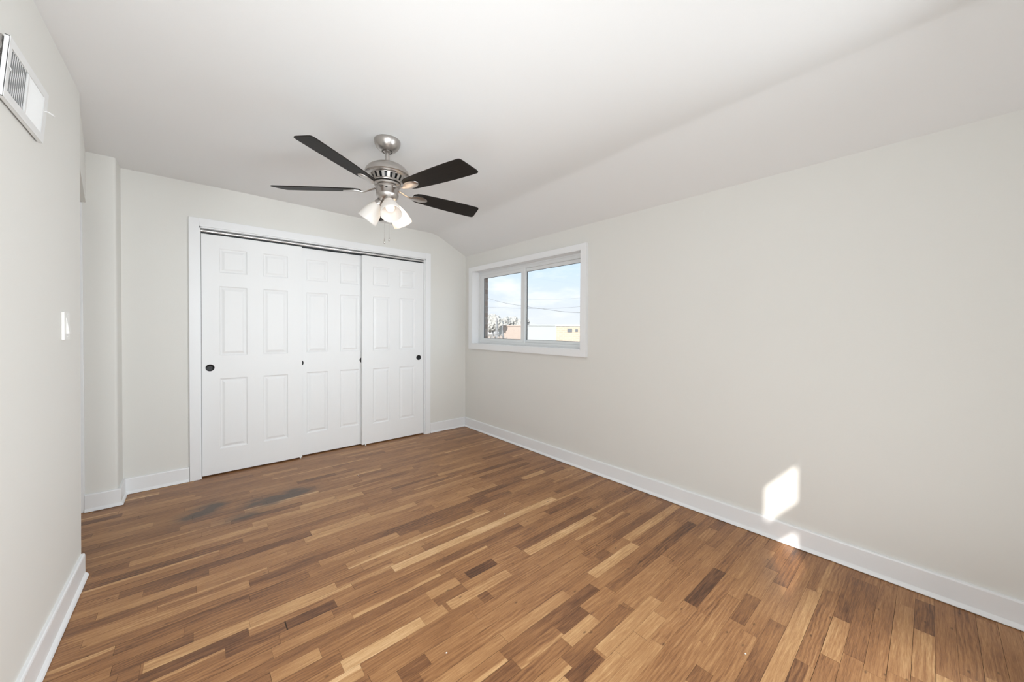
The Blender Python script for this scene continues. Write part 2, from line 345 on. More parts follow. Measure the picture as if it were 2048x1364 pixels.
# ---------------------------------------------------------------- floor (oak strips, each with its own tone)
def cam_ray_floor(px, py):
    # build-time helper: where the strip drawn at this pixel lies on the floor plane
    d = fw+rt*((px-W_/2)/F_)-up*((py-HY)/F_)
    t = -CAMH/d.z
    return Vector((d.x*t, d.y*t))
P0, PW = 0.031, 0.05725
def row_of(y): return math.floor((y-P0)/PW)
CROPS = {'A': (140, 940, 4.096), 'B': (600, 900, 3.724), 'C': (1100, 950, 4.551), 'D': (1150, 1100, 5.12), 'E': (800, 1100, 5.12),
         'F': (450, 1100, 5.12), 'G': (100, 1150, 5.12), 'H': (1500, 1150, 3.737)}
SPEC = [
 ('A', 80, 590, 680, 452, .66), ('A', 1490, 432, 2400, 190, .80), ('A', 1150, 440, 1270, 412, .60), ('A', 425, 352, 1080, 215, .66),
 ('A', 420, 965, 1980, 530, .17), ('A', 1695, 600, 2480, 385, .80), ('A', 850, 880, 1690, 610, .72), ('A', 170, 885, 480, 785, .28),
 ('A', 600, 1000, 1140, 885, .30), ('A', 75, 460, 430, 362, .22), ('A', 75, 700, 900, 505, .30),
 ('B', 450, 215, 860, 140, .68), ('B', 700, 360, 1310, 208, .68), ('B', 965, 400, 1470, 262, .68), ('B', 690, 885, 1880, 352, .95),
 ('B', 870, 880, 1650, 560, .30), ('B', 150, 832, 760, 655, .62), ('B', 1670, 755, 2200, 500, .92), ('B', 1430, 815, 1600, 715, .62),
 ('B', 1300, 890, 1460, 830, .12), ('B', 1860, 480, 2100, 365, .22), ('B', 1000, 170, 1350, 95, .66), ('B', 20, 650, 860, 395, .70),
 ('B', 1660, 215, 1830, 160, .76), ('B', 0, 430, 260, 348, .76), ('B', 900, 712, 1240, 590, .36), ('B', 1320, 195, 1760, 120, .26),
 ('C', 360, 900, 735, 610, .88), ('C', 735, 605, 1190, 290, .80), ('C', 590, 570, 1110, 262, .27), ('C', 1390, 590, 1480, 490, .62),
 ('C', 400, 740, 520, 690, .25), ('C', 1640, 600, 1760, 510, .58), ('C', 700, 440, 1040, 250, .58),
 ('D', 230, 1020, 800, 480, .70), ('D', 620, 850, 860, 660, .74), ('D', 450, 1230, 700, 900, .66), ('D', 1250, 590, 1530, 230, .10),
 ('D', -100, 930, 200, 690, .70), ('D', -110, 1130, 500, 580, .26), ('D', -60, 1340, 230, 1060, .12), ('D', 1260, 920, 1560, 450, .58),
 ('D', 1600, 990, 1880, 500, .27), ('D', 1130, 1330, 1270, 1190, .26), ('D', 390, 420, 720, 190, .26), ('D', 100, 1340, 450, 1060, .66),
 ('D', 1050, 350, 1180, 240, .42), ('D', 500, 540, 980, 140, .56), ('D', 1320, 1230, 1700, 760, .52),
 ('E', 530, 605, 1150, 255, .78), ('E', 310, 495, 580, 300, .66), ('E', 730, 300, 980, 125, .12), ('E', -500, 1130, 460, 590, .74),
 ('E', 400, 650, 530, 595, .22), ('E', 1610, 810, 1820, 560, .16), ('E', 1100, 940, 1760, 480, .58), ('E', 140, 1000, 840, 520, .38),
 ('E', 0, 1300, 300, 1130, .26), ('E', 900, 430, 1380, 130, .50), ('E', 330, 500, 650, 370, .30),
 ('F', 1220, 1240, 2020, 720, .86), ('F', 620, 730, 1120, 515, .10), ('F', 0, 1010, 610, 740, .24), ('F', 0, 850, 1160, 400, .70),
 ('F', 0, 565, 860, 250, .28), ('F', 480, 1350, 1000, 1110, .66), ('F', 960, 130, 1350, 20, .60), ('F', 560, 900, 1100, 640, .46),
 ('G', 950, 975, 2048, 520, .78), ('G', 640, 840, 2048, 250, .27), ('G', 300, 780, 2048, 110, .68), ('G', 900, 1090, 2048, 660, .17),
 ('G', 640, 930, 1470, 620, .34), ('G', 100, 640, 1500, 130, .30), ('G', 80, 700, 1100, 350, .60), ('G', 700, 1000, 930, 930, .33),
 ('H', 780, 20, 720, 350, .26), ('H', 885, 60, 840, 650, .30), ('H', 1160, 230, 1180, 790, .60), ('H', 1300, 200, 1330, 440, .30),
 ('H', 1490, 780, 1470, 1000, .80), ('H', 600, 120, 480, 700, .50), ('H', 1030, 80, 1010, 790, .44), ('H', 840, 700, 810, 900, .60),
 ('H', 1700, 320, 1850, 800, .60),
]
bm = bmesh.new()
uvl = bm.loops.layers.uv.new('UVMap')
cl = bm.loops.layers.float_color.new('tone')
sl = bm.loops.layers.float.new('sap') if hasattr(bm.loops.layers, 'float') else None
FX0, FX1 = -0.70, XR
rows = {}
for c, x0, y0, x1, y1, tone in SPEC:
    ox, oy, s = CROPS[c]
    a = cam_ray_floor(ox+x0/s, oy+y0/s); b_ = cam_ray_floor(ox+x1/s, oy+y1/s)
    r = row_of((a.y+b_.y)/2)
    tone = 0.49+(tone-0.47)*0.80
    rows.setdefault(r, []).append((min(a.x, b_.x), max(a.x, b_.x), tone))
r0, r1 = row_of(YR)-1, row_of(YB+0.75)+1
rng = random.Random(5)
def rnd_tone():
    t = rng.gauss(0.49, 0.045)
    k = rng.random()
    if k < 0.05: t = rng.uniform(0.62, 0.74)
    elif k < 0.14: t = rng.uniform(0.28, 0.38)
    return t
plist = []
for r in range(r0, r1+1):
    segs = []
    cur = FX0-rng.uniform(0, 0.5)
    for s0, s1, t in sorted(rows.get(r, [])):
        s0 = max(s0, cur); 
        if s1-s0 < 0.04: continue
        while s0-cur > 1e-4:
            L = rng.uniform(0.25, 0.95)
            if s0-cur-L < 0.15: L = s0-cur
            segs.append((cur, cur+L, rnd_tone(), False)); cur += L
        segs.append((s0, s1, t, True)); cur = s1
    while cur < FX1:
        L = rng.uniform(0.25, 0.95); segs.append((cur, cur+L, rnd_tone(), False)); cur += L
    for s0, s1, t, sp_ in segs:
        s0c, s1c = max(s0, FX0), min(s1, FX1)
        if s1c-s0c > 0.005: plist.append((r, s0c, s1c, t, sp_))
for r, s0, s1, t, sp_ in plist:
    y0 = P0+r*PW; y1 = y0+PW
    g = rng.choice((0.0001, 0.0002, 0.0003, 0.0005, 0.0007)); gx = rng.choice((0.0001, 0.0002, 0.0005))
    ou, ov = rng.uniform(0, 60), rng.uniform(0, 60)
    ring = rng.choice((0.2, 0.5, 1.0, 1.3)); side = rng.random()
    hz = rng.uniform(-0.0003, 0.0)
    vs = [bm.verts.new(p) for p in ((s0+gx, y0+g, hz), (s1-gx, y0+g, hz), (s1-gx, y1-g, hz), (s0+gx, y1-g, hz))]
    f = bm.faces.new(vs)
    for l in f.loops:
        l[uvl].uv = (l.vert.co.x-s0+ou, l.vert.co.y-y0+ov)
        l[cl] = (t, ring, rng.random(), 1)
        if sl is not None:
            v = (l.vert.co.y-y0)/PW
            l[sl] = (0.95*v if side < 0.06 else (0.95*(1-v) if side < 0.12 else 0.0)) if not sp_ else 0.0
floor = obj('floor', bm, M_wood)
struct(floor, 'worn brown oak strip floor with grey stains near the closet')
bm = bmesh.new(); box(bm, -0.75, 2.8, -0.6, YB+0.85, -0.12, -0.0015)
struct(obj('floor_base', bm, M_subfloor))
for o_ in [bpy.data.objects['floor_base']]:
    o_.name = 'trim_1'

# ---------------------------------------------------------------- ceiling: flat field, soft crease and slope down to the right wall
def zflat(x, y):
    return ZF-0.034*max(0, min(1, (y-1.2)/2.6))*max(0, min(1, (x+0.3)/2.1))-0.010*max(0, min(1, (0.3-x)/0.6))
def zceil(x, y):
    zf = zflat(x, y); kk = (ZF-ZK)/(XR-XC)
    ln = ZK+kk*(XR-x)
    wdt = 0.002+0.016*max(0, min(1, (y-0.6)/3.0))
    d = (ln-zf)/wdt
    if d > 40: return zf
    return zf-wdt*math.log(1+math.exp(-d))+0.0
bm = bmesh.new()
xs = [-0.75+0.09*i for i in range(29)]; xs = [x for x in xs if x < 1.75]+[1.75+0.0175*i for i in range(30)]+[2.30, 2.4, 2.5, XR, 2.69]
ys = [-0.56+0.11*i for i in range(42)]
grid = [[bm.verts.new((x, y, zceil(x, y) if x <= XR else ZK-0.05)) for x in xs] for y in ys]
for a, b in zip(grid, grid[1:]):
    for i in range(len(xs)-1): bm.faces.new((a[i], a[i+1], b[i+1], b[i]))
top = [[bm.verts.new((x, y, 2.55)) for x in (xs[0], xs[-1])] for y in (ys[0], ys[-1])]
bm.faces.new((top[0][0], top[0][1], top[1][1], top[1][0]))
for row, t in ((grid[0], top[0]), (grid[-1], top[1])):
    bm.faces.new([*row, t[1], t[0]])
for i, k in ((0, 0), (-1, 1)):
    bm.faces.new([*[g_[i] for g_ in grid], top[1][k], top[0][k]])
struct(obj('ceiling', bm, M_ceil, smooth=math.radians(40)), 'white ceiling that slopes down towards the window wall')

# ---------------------------------------------------------------- walls
ZT = 2.46
bm = bmesh.new()
T = 0.124
box(bm, XR, XR+T, YR-0.012, WY0, 0, ZK+0.02); box(bm, XR, XR+T, WY1, YB+0.7, 0, ZK+0.02)
box(bm, XR, XR+T, WY0, WY1, 0, WZ0); box(bm, XR, XR+T, WY0, WY1, WZ1, ZK+0.02)
struct(obj('wall_right', bm, M_wall), 'greige wall with the sliding window under the sloped ceiling')
bm = bmesh.new()
BX0, BX1 = XR+T+0.001, XR+T+0.082
box(bm, BX0, BX1, YR, 2.04, -0.5, 2.5); box(bm, BX0, BX1, 3.66, YB+0.9, -0.5, 2.5)
box(bm, BX0, BX1, 2.04, 3.66, -0.5, 1.075); box(bm, BX0, BX1, 2.04, 3.66, 1.90, 2.5)
struct(obj('wall_outer', bm, M_brick), 'brown brick outer face beyond the window')
bm = bmesh.new()
box(bm, XST, OPX0, YB, YB+0.1, 0, ZT); box(bm, OPX1, XR, YB, YB+0.1, 0, ZT); box(bm, OPX0, OPX1, YB, YB+0.1, OPZ, ZT)
struct(obj('wall_back', bm, M_wall), 'greige end wall around the closet opening')
bm = bmesh.new()   # stub pier left of closet, rounded drywall corner
RC = 0.016; pts = [(-0.70, YST)]
for k in range(7):
    a = -math.pi/2+k*math.pi/12
    pts.append((XST-RC+RC*math.cos(a), YST+RC+RC*math.sin(a)))
pts += [(XST, YB+0.1), (-0.70, YB+0.1)]
lo = [bm.verts.new((*p, 0)) for p in pts]; hi = [bm.verts.new((*p, ZT)) for p in pts]
for i in range(len(pts)): bm.faces.new((lo[i], lo[(i+1) % len(pts)], hi[(i+1) % len(pts)], hi[i]))
bm.faces.new(lo); bm.faces.new(hi)
struct(obj('wall_pier', bm, M_wall, smooth=math.radians(50)), 'shallow greige pier at the far left corner')
bm = bmesh.new()
box(bm, XL-0.12, XL, YR-0.012, 2.766, 0, ZT)
for v in bm.verts:      # the free end of this wall is slightly out of plumb
    if v.co.y > 2: v.co.y = 2.766 if v.co.z > 1 else 2.706
struct(obj('wall_left', bm, M_wall), 'greige left wall with the vent and switch')
# recess wall set back beyond the end of the left wall
bm = bmesh.new()
RX0, RX1 = -0.432, -0.5560
def quadprism(bm, p, q, t, z0, z1):
    d = Vector((q[0]-p[0], q[1]-p[1])).normalized(); n = Vector((-d.y, d.x))*t
    c = [Vector(p), Vector(q), Vector(q)+n, Vector(p)+n]
    lo = [bm.verts.new((v.x, v.y, z0)) for v in c]; hi = [bm.verts.new((v.x, v.y, z1)) for v in c]
    for i in range(4): bm.faces.new((lo[i], lo[(i+1) % 4], hi[(i+1) % 4], hi[i]))
    bm.faces.new(lo); bm.faces.new(hi)
quadprism(bm, (RX0-0.0005, 2.745), (RX1+0.010, YST), 0.1, 2.04, ZT)
struct(obj('wall_header', bm, M_wall), 'darker wall header over the opening beyond the left wall')
bm = bmesh.new()
box(bm, -0.69, -0.5610, YST-0.012, YST, 0, 2.035, 0.002)
struct(obj('door_4', bm, M_trim), 'white door casing edge in the opening at far left')
bm = bmesh.new()
box(bm, -0.78, -0.70, 2.55, YST+0.12, 0, ZT); box(bm, -0.70, XL-0.12, 2.55, 2.60, 0, ZT)
struct(obj('wall_hall', bm, M_wall))
bm = bmesh.new()   # rear wall with its small two-light window (behind the viewpoint)
hx0, hx1 = -0.2965, 0.0935
zs = [(1.10, 1.277), (1.442, 1.656)]
yr0, yr1 = YR-0.012, YR
box(bm, XL, hx0, yr0, yr1, 0, ZT); box(bm, hx1, XR, yr0, yr1, 0, ZT)
box(bm, hx0, hx1, yr0, yr1, 0, zs[0][0]); box(bm, hx0, hx1, yr0, yr1, zs[0][1], zs[1][0]); box(bm, hx0, hx1, yr0, yr1, zs[1][1], ZT)
struct(obj('wall_rear', bm, M_wall))
bm = bmesh.new()   # closet interior shell
box(bm, XST, 2.69, YB+0.62, YB+0.66, 0, ZT); box(bm, XST-0.02, XST, YB+0.1, YB+0.66, 0, ZT)
box(bm, OPX0-.0, OPX1, YB+0.13, YB+0.62, -0.001, 0.001)
struct(obj('wall_closet', bm, M_dark))

# ---------------------------------------------------------------- baseboards with shoe moulding
ZB = 0.116
BASE = [(0, 0.0025), (0.026, 0.0025), (0.0265, 0.006), (0.0235, 0.013), (0.0185, 0.019), (0.0145, 0.022), (0.0145, ZB-0.008), (0.0125, ZB-0.002), (0.009, ZB), (0, ZB)]
def base(name, path, label=None):
    bm = bmesh.new(); extrude_profile(bm, BASE, path)
    return struct(obj(name, bm, M_trim), label)
base('baseboard_right', [((XR, YR+0.01), (-1, 0)), ((XR, YB), (-1, -1))], 'white baseboard along the window wall')
base('baseboard_back', [((OPX1+0.066, YB), (0, -1)), ((XR, YB), (-1, -1))], 'short white baseboard right of the closet')
base('baseboard_closet', [((XST, YB), (1, -1)), ((OPX0-0.066, YB), (0, -1))], 'short white baseboard left of the closet')
base('baseboard_pier', [((-0.5605, YST), (0, -1)), ((XST, YST), (1, -1)), ((XST, YB-0.002), (1, 0))], 'white baseboard wrapping the far left pier')
base('baseboard_left', [((XL, YR+0.01), (1, 0)), ((XL, 2.70), (1, 0))], 'white baseboard along the left wall')

# ---------------------------------------------------------------- closet: casing, jambs, track, doors
CW, CT = 0.064, 0.018
bm = bmesh.new()
box(bm, OPX0-CW, OPX0, YB-CT, YB, 0, OPZ+CW, 0.002); box(bm, OPX1, OPX1+CW, YB-CT, YB, 0, OPZ+CW, 0.002)
box(bm, OPX0, OPX1, YB-CT+0.0006, YB, OPZ, OPZ+CW-0.0005, 0.001)
struct(obj('trim_2', bm, M_trim), 'flat white casing around the closet opening')
bm = bmesh.new()
box(bm, OPX0-0.001, OPX0+0.008, YB-0.004, YB+0.13, 0, OPZ); box(bm, OPX1-0.008, OPX1+0.001, YB-0.004, YB+0.13, 0, OPZ)
box(bm, OPX0, OPX1, YB-0.004, YB+0.13, OPZ-0.010, OPZ+0.004)
struct(obj('trim_3', bm, M_trim), 'white jamb lining of the closet opening')
DY1, DY2, DT = YB+0.016, YB+0.060, 0.034      # door front faces
DZ0, DZ1 = 0.012, 1.985
tr = empty('closet_door_track', ((OPX0+OPX1)/2, YB+0.05, OPZ-0.01))
tag(tr, 'bright metal sliding track above the white closet doors', 'door track')
bm = bmesh.new(); hw = (OPX1-OPX0)/2-0.009
# rounded face channel just under the head jamb
prof = [(-0.030+0.006, -0.005), (-0.030, -0.010), (-0.0325, -0.016), (-0.030, -0.022), (-0.024, -0.026), (-0.018, -0.026), (-0.018, -0.005)]
a = [bm.verts.new((-hw, y, z)) for y, z in prof]; b_ = [bm.verts.new((hw, y, z)) for y, z in prof]
for i in range(len(prof)): bm.faces.new((a[i], a[(i+1) % len(prof)], b_[(i+1) % len(prof)], b_[i]))
bm.faces.new(a); bm.faces.new(b_[::-1])
obj('face_channel', bm, M_alu, tr, smooth=math.radians(60))
bm = bmesh.new()
box(bm, -hw, hw, -0.017, 0.062, -0.004, 0.0); box(bm, -hw, hw, 0.010, 0.013, -0.030, -0.004); box(bm, -hw, hw, 0.058, 0.062, -0.030, -0.004)
obj('top_channel', bm, M_gasket, tr)

def panel_door_mesh(bm, wdt, hgt, th):
    """six moulded raised panels pressed into the front (-Y) face; origin at lower left front"""
    sx = [0.112*wdt/0.715, 0.302*wdt/0.715, 0.413*wdt/0.715, 0.603*wdt/0.715]
    zz = [0.202, 0.790, 0.978, 1.556, 1.667, 1.870]
    X = [0]+sx+[wdt]; Z = [0]+zz+[hgt]
    V = {}
    def v(x, y, z):
        k = (round(x, 5), round(y, 5), round(z, 5))
        if k not in V: V[k] = bm.verts.new((x, y, z))
        return V[k]
    for i in range(5):
        for j in range(7):
            x0, x1, z0, z1 = X[i], X[i+1], Z[j], Z[j+1]
            if i in (1, 3) and j in (1, 3, 5):
                loops = [(0, 0), (0.0025, 0.001), (0.008, 0.0062), (0.015, 0.0078), (0.021, 0.0065), (0.034, 0.0015), (0.038, 0.0008)]
                prev = None
                for ins, dep in loops:
                    q = [v(x0+ins, dep, z0+ins), v(x1-ins, dep, z0+ins), v(x1-ins, dep, z1-ins), v(x0+ins, dep, z1-ins)]
                    if prev:
                        for k in range(4): bm.faces.new((prev[k], prev[(k+1) % 4], q[(k+1) % 4], q[k]))
                    prev = q
                bm.faces.new(prev)
            else:
                bm.faces.new((v(x0, 0, z0), v(x1, 0, z0), v(x1, 0, z1), v(x0, 0, z1)))
    # sides and back
    bot = [v(x, 0, 0) for x in X]; tp = [v(x, 0, hgt) for x in X]; le = [v(0, 0, z) for z in Z]; ri = [v(wdt, 0, z) for z in Z]
    B = [bm.verts.new(p) for p in ((0, th, 0), (wdt, th, 0), (wdt, th, hgt), (0, th, hgt))]
    bm.faces.new([*bot, B[1], B[0]]); bm.faces.new([*tp, B[2], B[3]]); bm.faces.new([*le, B[3], B[0]]); bm.faces.new([*ri, B[2], B[1]]); bm.faces.new(B)
def pull(parent, x, z, label=None):
    bm = bmesh.new()
    R = Matrix.Rotation(math.radians(90), 4, 'X')
    lathe(bm, [(0.0, 0.0006), (0.014, 0.0006), (0.021, 0.0010), (0.0235, 0.0030), (0.0275, 0.0034), (0.0285, 0.0024), (0.0290, 0.0)], 40, Matrix.Translation((x, 0.0, z)) @ R)
    return obj('finger_pull', bm, M_black, parent, smooth=math.radians(50))
def closet_door(n, x0, x1, yf, pulls, label, guide=None):
    o = empty('door_%d' % n, (x0, yf, DZ0)); struct(o, label)
    bm = bmesh.new(); panel_door_mesh(bm, x1-x0, DZ1-DZ0, DT)
    obj('door_panel', bm, M_door, o)
    for p in pulls: pull(o, p-x0, 0.882)['label'] = 'round black finger pull'
    if guide:
        bm = bmesh.new(); box(bm, guide-x0-0.006, guide-x0+0.006, -0.001, 0.010, -DZ0, 0.004, 0.001)
        obj('floor_guide', bm, M_plastic, o)
closet_door(1, OPX0+0.011, 0.748, DY1, [0.083], 'left white six panel sliding closet door', 0.735)
closet_door(2, 0.682, 1.397, DY2, [0.741, 1.316], 'middle white six panel sliding closet door, set behind the others')
closet_door(3, 1.300, 1.996, DY1, [1.934], 'right white six panel sliding closet door', 1.335)

# ---------------------------------------------------------------- window
win = empty('window_1', (XR, (WY0+WY1)/2, WZ0)); struct(win, 'white horizontal sliding window with a deep frame')
def wobj(name, bm, m, **k):
    o = obj(name, bm, m, None, **k); o.parent = win; o.location = (-win.location.x, -win.location.y, -win.location.z); return o
cx0 = XR-0.034
CO = (1.952, 3.738, 0.984, 1.976)
bm = bmesh.new()
box(bm, cx0, XR, CO[0], WY0, CO[2], CO[3], 0.0025); box(bm, cx0, XR, WY1, CO[1], CO[2], CO[3], 0.0025)
box(bm, cx0+0.0004, XR, WY0-0.003, WY1+0.003, WZ1, CO[3]-0.0006, 0.002); box(bm, cx0+0.0004, XR, WY0-0.003, WY1+0.003, CO[2]+0.0006, WZ0, 0.002)
wobj('window_casing', bm, M_trim)
# jamb lining
bm = bmesh.new(); jx0, jx1 = cx0+0.004, XR+0.123
tj = 0.006
box(bm, jx0, jx1, WY0, WY0+tj, WZ0, WZ1); box(bm, jx0, jx1, WY1-tj, WY1, WZ0, WZ1)
box(bm, jx0, jx1, WY0, WY1, WZ1-tj, WZ1); box(bm, jx0, jx1, WY0, WY1, WZ0, WZ0+tj)
wobj('jamb_lining', bm, M_trim)
# vinyl main frame (stepped)
def ring(bm, x0, x1, y0, y1, z0, z1, wy, wzt, wzb=None, bev=0.001):
    wzb = wzt if wzb is None else wzb
    box(bm, x0, x1, y0, y0+wy, z0, z1, bev); box(bm, x0, x1, y1-wy, y1, z0, z1, bev)
    box(bm, x0+0.0003, x1-0.0003, y0+wy-0.001, y1-wy+0.001, z1-wzt, z1, bev); box(bm, x0+0.0003, x1-0.0003, y0+wy-0.001, y1-wy+0.001, z0, z0+wzb, bev)
a0, a1, b0, b1 = WY0+tj, WY1-tj, WZ0+tj, WZ1-tj
bm = bmesh.new()
ring(bm, 2.640, 2.688, a0, a1, b0, b1, 0.030, 0.042, 0.030)
ring(bm, 2.632, 2.640, a0, a1, b0, b1, 0.008, 0.012, 0.010)
wobj('window_frame', bm, M_vinyl)
# far sash (inner track) and near sash (outer track)
def sash(name, x0, x1, y0, y1, z0, z1, st, rt_, rb):
    bm = bmesh.new(); ring(bm, x0, x1, y0, y1, z0, z1, st, rt_, rb, 0.0015)
    s = wobj(name, bm, M_vinyl)
    bm = bmesh.new(); g = 0.004
    ring(bm, (x0+x1)/2-0.004, (x0+x1)/2+0.004, y0+st-0.001, y1-st+0.001, z0+rb-0.001, z1-rt_+0.001, g, g, g, 0)
    gk = obj('glazing_seal', bm, M_gasket, s)
    bm = bmesh.new(); box(bm, (x0+x1)/2-0.001, (x0+x1)/2+0.001, y0+st-0.002, y1-st+0.002, z0+rb-0.002, z1-rt_+0.002)
    gl = obj('pane', bm, M_glass, s)
    return s
sash('far_sash', 2.645, 2.664, 2.845, 3.634, b0+0.0302, 1.8795, 0.058, 0.038, 0.030)
sash('near_sash', 2.667, 2.686, 2.046, 2.890, b0+0.0302, 1.8795, 0.050, 0.036, 0.028)
bm = bmesh.new()
box(bm, 2.656, 2.668, 2.098, 2.106, 1.70, 1.80, 0.001); box(bm, 2.656, 2.668, 2.098, 2.106, 1.15, 1.23, 0.001)
wobj('sash_dark_bar', bm, M_black)  # two narrow black bars by the near sash edge

# ---------------------------------------------------------------- ceiling fan
FXc, FYc = 0.889, 2.200
fan = empty('ceiling_fan', (FXc, FYc, zceil(FXc, FYc)))
tag(fan, 'five-blade ceiling fan with brushed nickel body and white glass lamps', 'ceiling fan')
zt = fan.location.z
def fz(z): return z-zt
bm = bmesh.new()
lathe(bm, [(0.0, 0.0), (0.074, 0.0), (0.077, -0.003), (0.077, -0.012), (0.0745, -0.026), (0.067, -0.042), (0.055, -0.056), (0.042, -0.066), (0.034, -0.070), (0.031, -0.068), (0.030, -0.060), (0.0, -0.060)], 56)
obj('canopy', bm, M_nickel, fan, smooth=math.radians(45))
bm = bmesh.new()
lathe(bm, [(0.0, -0.058), (0.026, -0.058), (0.024, -0.070), (0.0125, -0.078), (0.0125, -0.145), (0.021, -0.147), (0.021, -0.158), (0, -0.158)], 32)
obj('downrod', bm, M_nickel, fan, smooth=math.radians(40))
# motor housing: dome, rim, tapered vent band
ZM = fz(2.232)
bm = bmesh.new()
lathe(bm, [(0.0, ZM), (0.024, ZM-0.001), (0.060, ZM-0.006), (0.092, ZM-0.016), (0.113, ZM-0.030), (0.126, ZM-0.047), (0.1305, ZM-0.060), (0.1310, ZM-0.070), (0.127, ZM-0.073), (0.121, ZM-0.074),
           (0.121, ZM-0.077), (0.104, ZM-0.082), (0.0, ZM-0.082)], 72)
motor = obj('motor_housing', bm, M_nickel, fan, smooth=math.radians(40))
bm = bmesh.new()   # slotted band
nb = 20
prof_out = [(0.106, ZM-0.080), (0.088, ZM-0.112)]
lathe(bm, [(0.106, ZM-0.079), (0.1045, ZM-0.083), (0.1035, ZM-0.083), (0.1035, ZM-0.079)], 72)
lathe(bm, [(0.0, ZM-0.120), (0.090, ZM-0.120), (0.092, ZM-0.116), (0.090, ZM-0.110), (0.086, ZM-0.110), (0.0, ZM-0.110)], 72)
for k in range(nb):
    a = 2*math.pi*k/nb; hw_ = math.pi/nb*0.52
    q = []
    for rr, zz_ in ((0.1045, ZM-0.082), (0.0895, ZM-0.111)):
        for s_ in (-1, 1):
            for dr in (0, -0.004):
                q.append(bm.verts.new(((rr+dr)*math.cos(a+s_*hw_), (rr+dr)*math.sin(a+s_*hw_), zz_)))
    for idx in ((0, 2, 6, 4), (1, 5, 7, 3), (0, 4, 5, 1), (2, 3, 7, 6)): bm.faces.new([q[i] for i in idx])
obj('vent_band', bm, M_nickel, motor, smooth=math.radians(40))
bm = bmesh.new(); lathe(bm, [(0.0, ZM-0.083), (0.088, ZM-0.083), (0.076, ZM-0.109), (0, ZM-0.109)], 40)
obj('motor_core', bm, M_black, motor, smooth=math.radians(40))
# flywheel + switch housing
bm = bmesh.new()
ZS = ZM-0.121
lathe(bm, [(0.0, ZS), (0.072, ZS), (0.080, ZS-0.004), (0.080, ZS-0.014), (0.074, ZS-0.018), (0.0, ZS-0.018)], 56)
obj('flywheel', bm, M_nickel, fan, smooth=math.radians(40))
bm = bmesh.new()
ZH = ZS-0.019
lathe(bm, [(0.0, ZH), (0.068, ZH), (0.070, ZH-0.002), (0.070, ZH-0.006), (0.0665, ZH-0.008), (0.0655, ZH-0.045), (0.067, ZH-0.047), (0.067, ZH-0.052), (0.064, ZH-0.060), (0.055, ZH-0.074), (0.040, ZH-0.084), (0.022, ZH-0.090), (0.012, ZH-0.094), (0.010, ZH-0.100), (0, ZH-0.102)], 56)
obj('switch_housing', bm, M_nickel, fan, smooth=math.radians(40))
bm = bmesh.new(); ca = math.radians(238)
box(bm, -0.006, 0.006, -0.001, 0.001, -0.003, 0.003)
bmesh.ops.transform(bm, matrix=Matrix.Translation((0.0665*math.cos(ca+.1), 0.0665*math.sin(ca+.1), ZH-0.022)) @ Matrix.Rotation(ca+math.pi/2+.1, 4, 'Z'), verts=bm.verts)
obj('reverse_switch', bm, M_black, fan)
# blades
ZBL = fz(2.070); R0, R1 = 0.165, 0.668
BPITCH = math.radians(-12)
def blade_mesh():
    bm = bmesh.new()
    n = 26; th = 0.0055
    # outline in local coords: x along radius, y across
    up_, dn = [], []
    for i in range(n+1):
        s = i/n; x = R0+(R1-R0)*s
        hw_ = 0.047+0.020*math.sin(min(1, s/0.80)*math.pi/2)
        if s < 0.10: hw_ *= math.sqrt(max(0.0, 1-((0.10-s)/0.10)**2))*0.45+0.55
        yu, yd = hw_, -hw_
        up_.append([x, yu]); dn.append([x, yd])
    # slanted tip: trim the leading corner, round both
    def tip(x, y):
        # slanted end line from (R1,+) to (R1-0.035,-)
        lim = R1-0.004-0.030*(0.5-y/0.134)
        return min(x, lim)
    pts = [(tip(x, y), y) for x, y in up_]+[(tip(R1, y), y) for y in (0.062, 0.045, 0.02, 0.0, -0.02, -0.045, -0.060)]+[(tip(x, y), y) for x, y in dn[::-1]]
    cl_ = []
    for p in pts:
        if not cl_ or (Vector(p)-Vector(cl_[-1])).length > 0.0015: cl_.append(p)
    # round corners with two smoothing passes on the tip
    for _ in range(3):
        q = list(cl_)
        for i in range(1, len(cl_)-1):
            if cl_[i][0] > R1-0.06:
                q[i] = tuple(0.25*cl_[i-1][k]+0.5*cl_[i][k]+0.25*cl_[i+1][k] for k in (0, 1))
        cl_ = q
    lo = [bm.verts.new((x, y, -th/2)) for x, y in cl_]; hi = [bm.verts.new((x, y, th/2)) for x, y in cl_]
    k = len(cl_)
    bm.faces.new(lo); bm.faces.new(hi[::-1])
    for i in range(k): bm.faces.new((lo[i], lo[(i+1) % k], hi[(i+1) % k], hi[i]))
    bmesh.ops.rotate(bm, verts=bm.verts, matrix=Matrix.Rotation(BPITCH, 3, 'X'))
    return bm
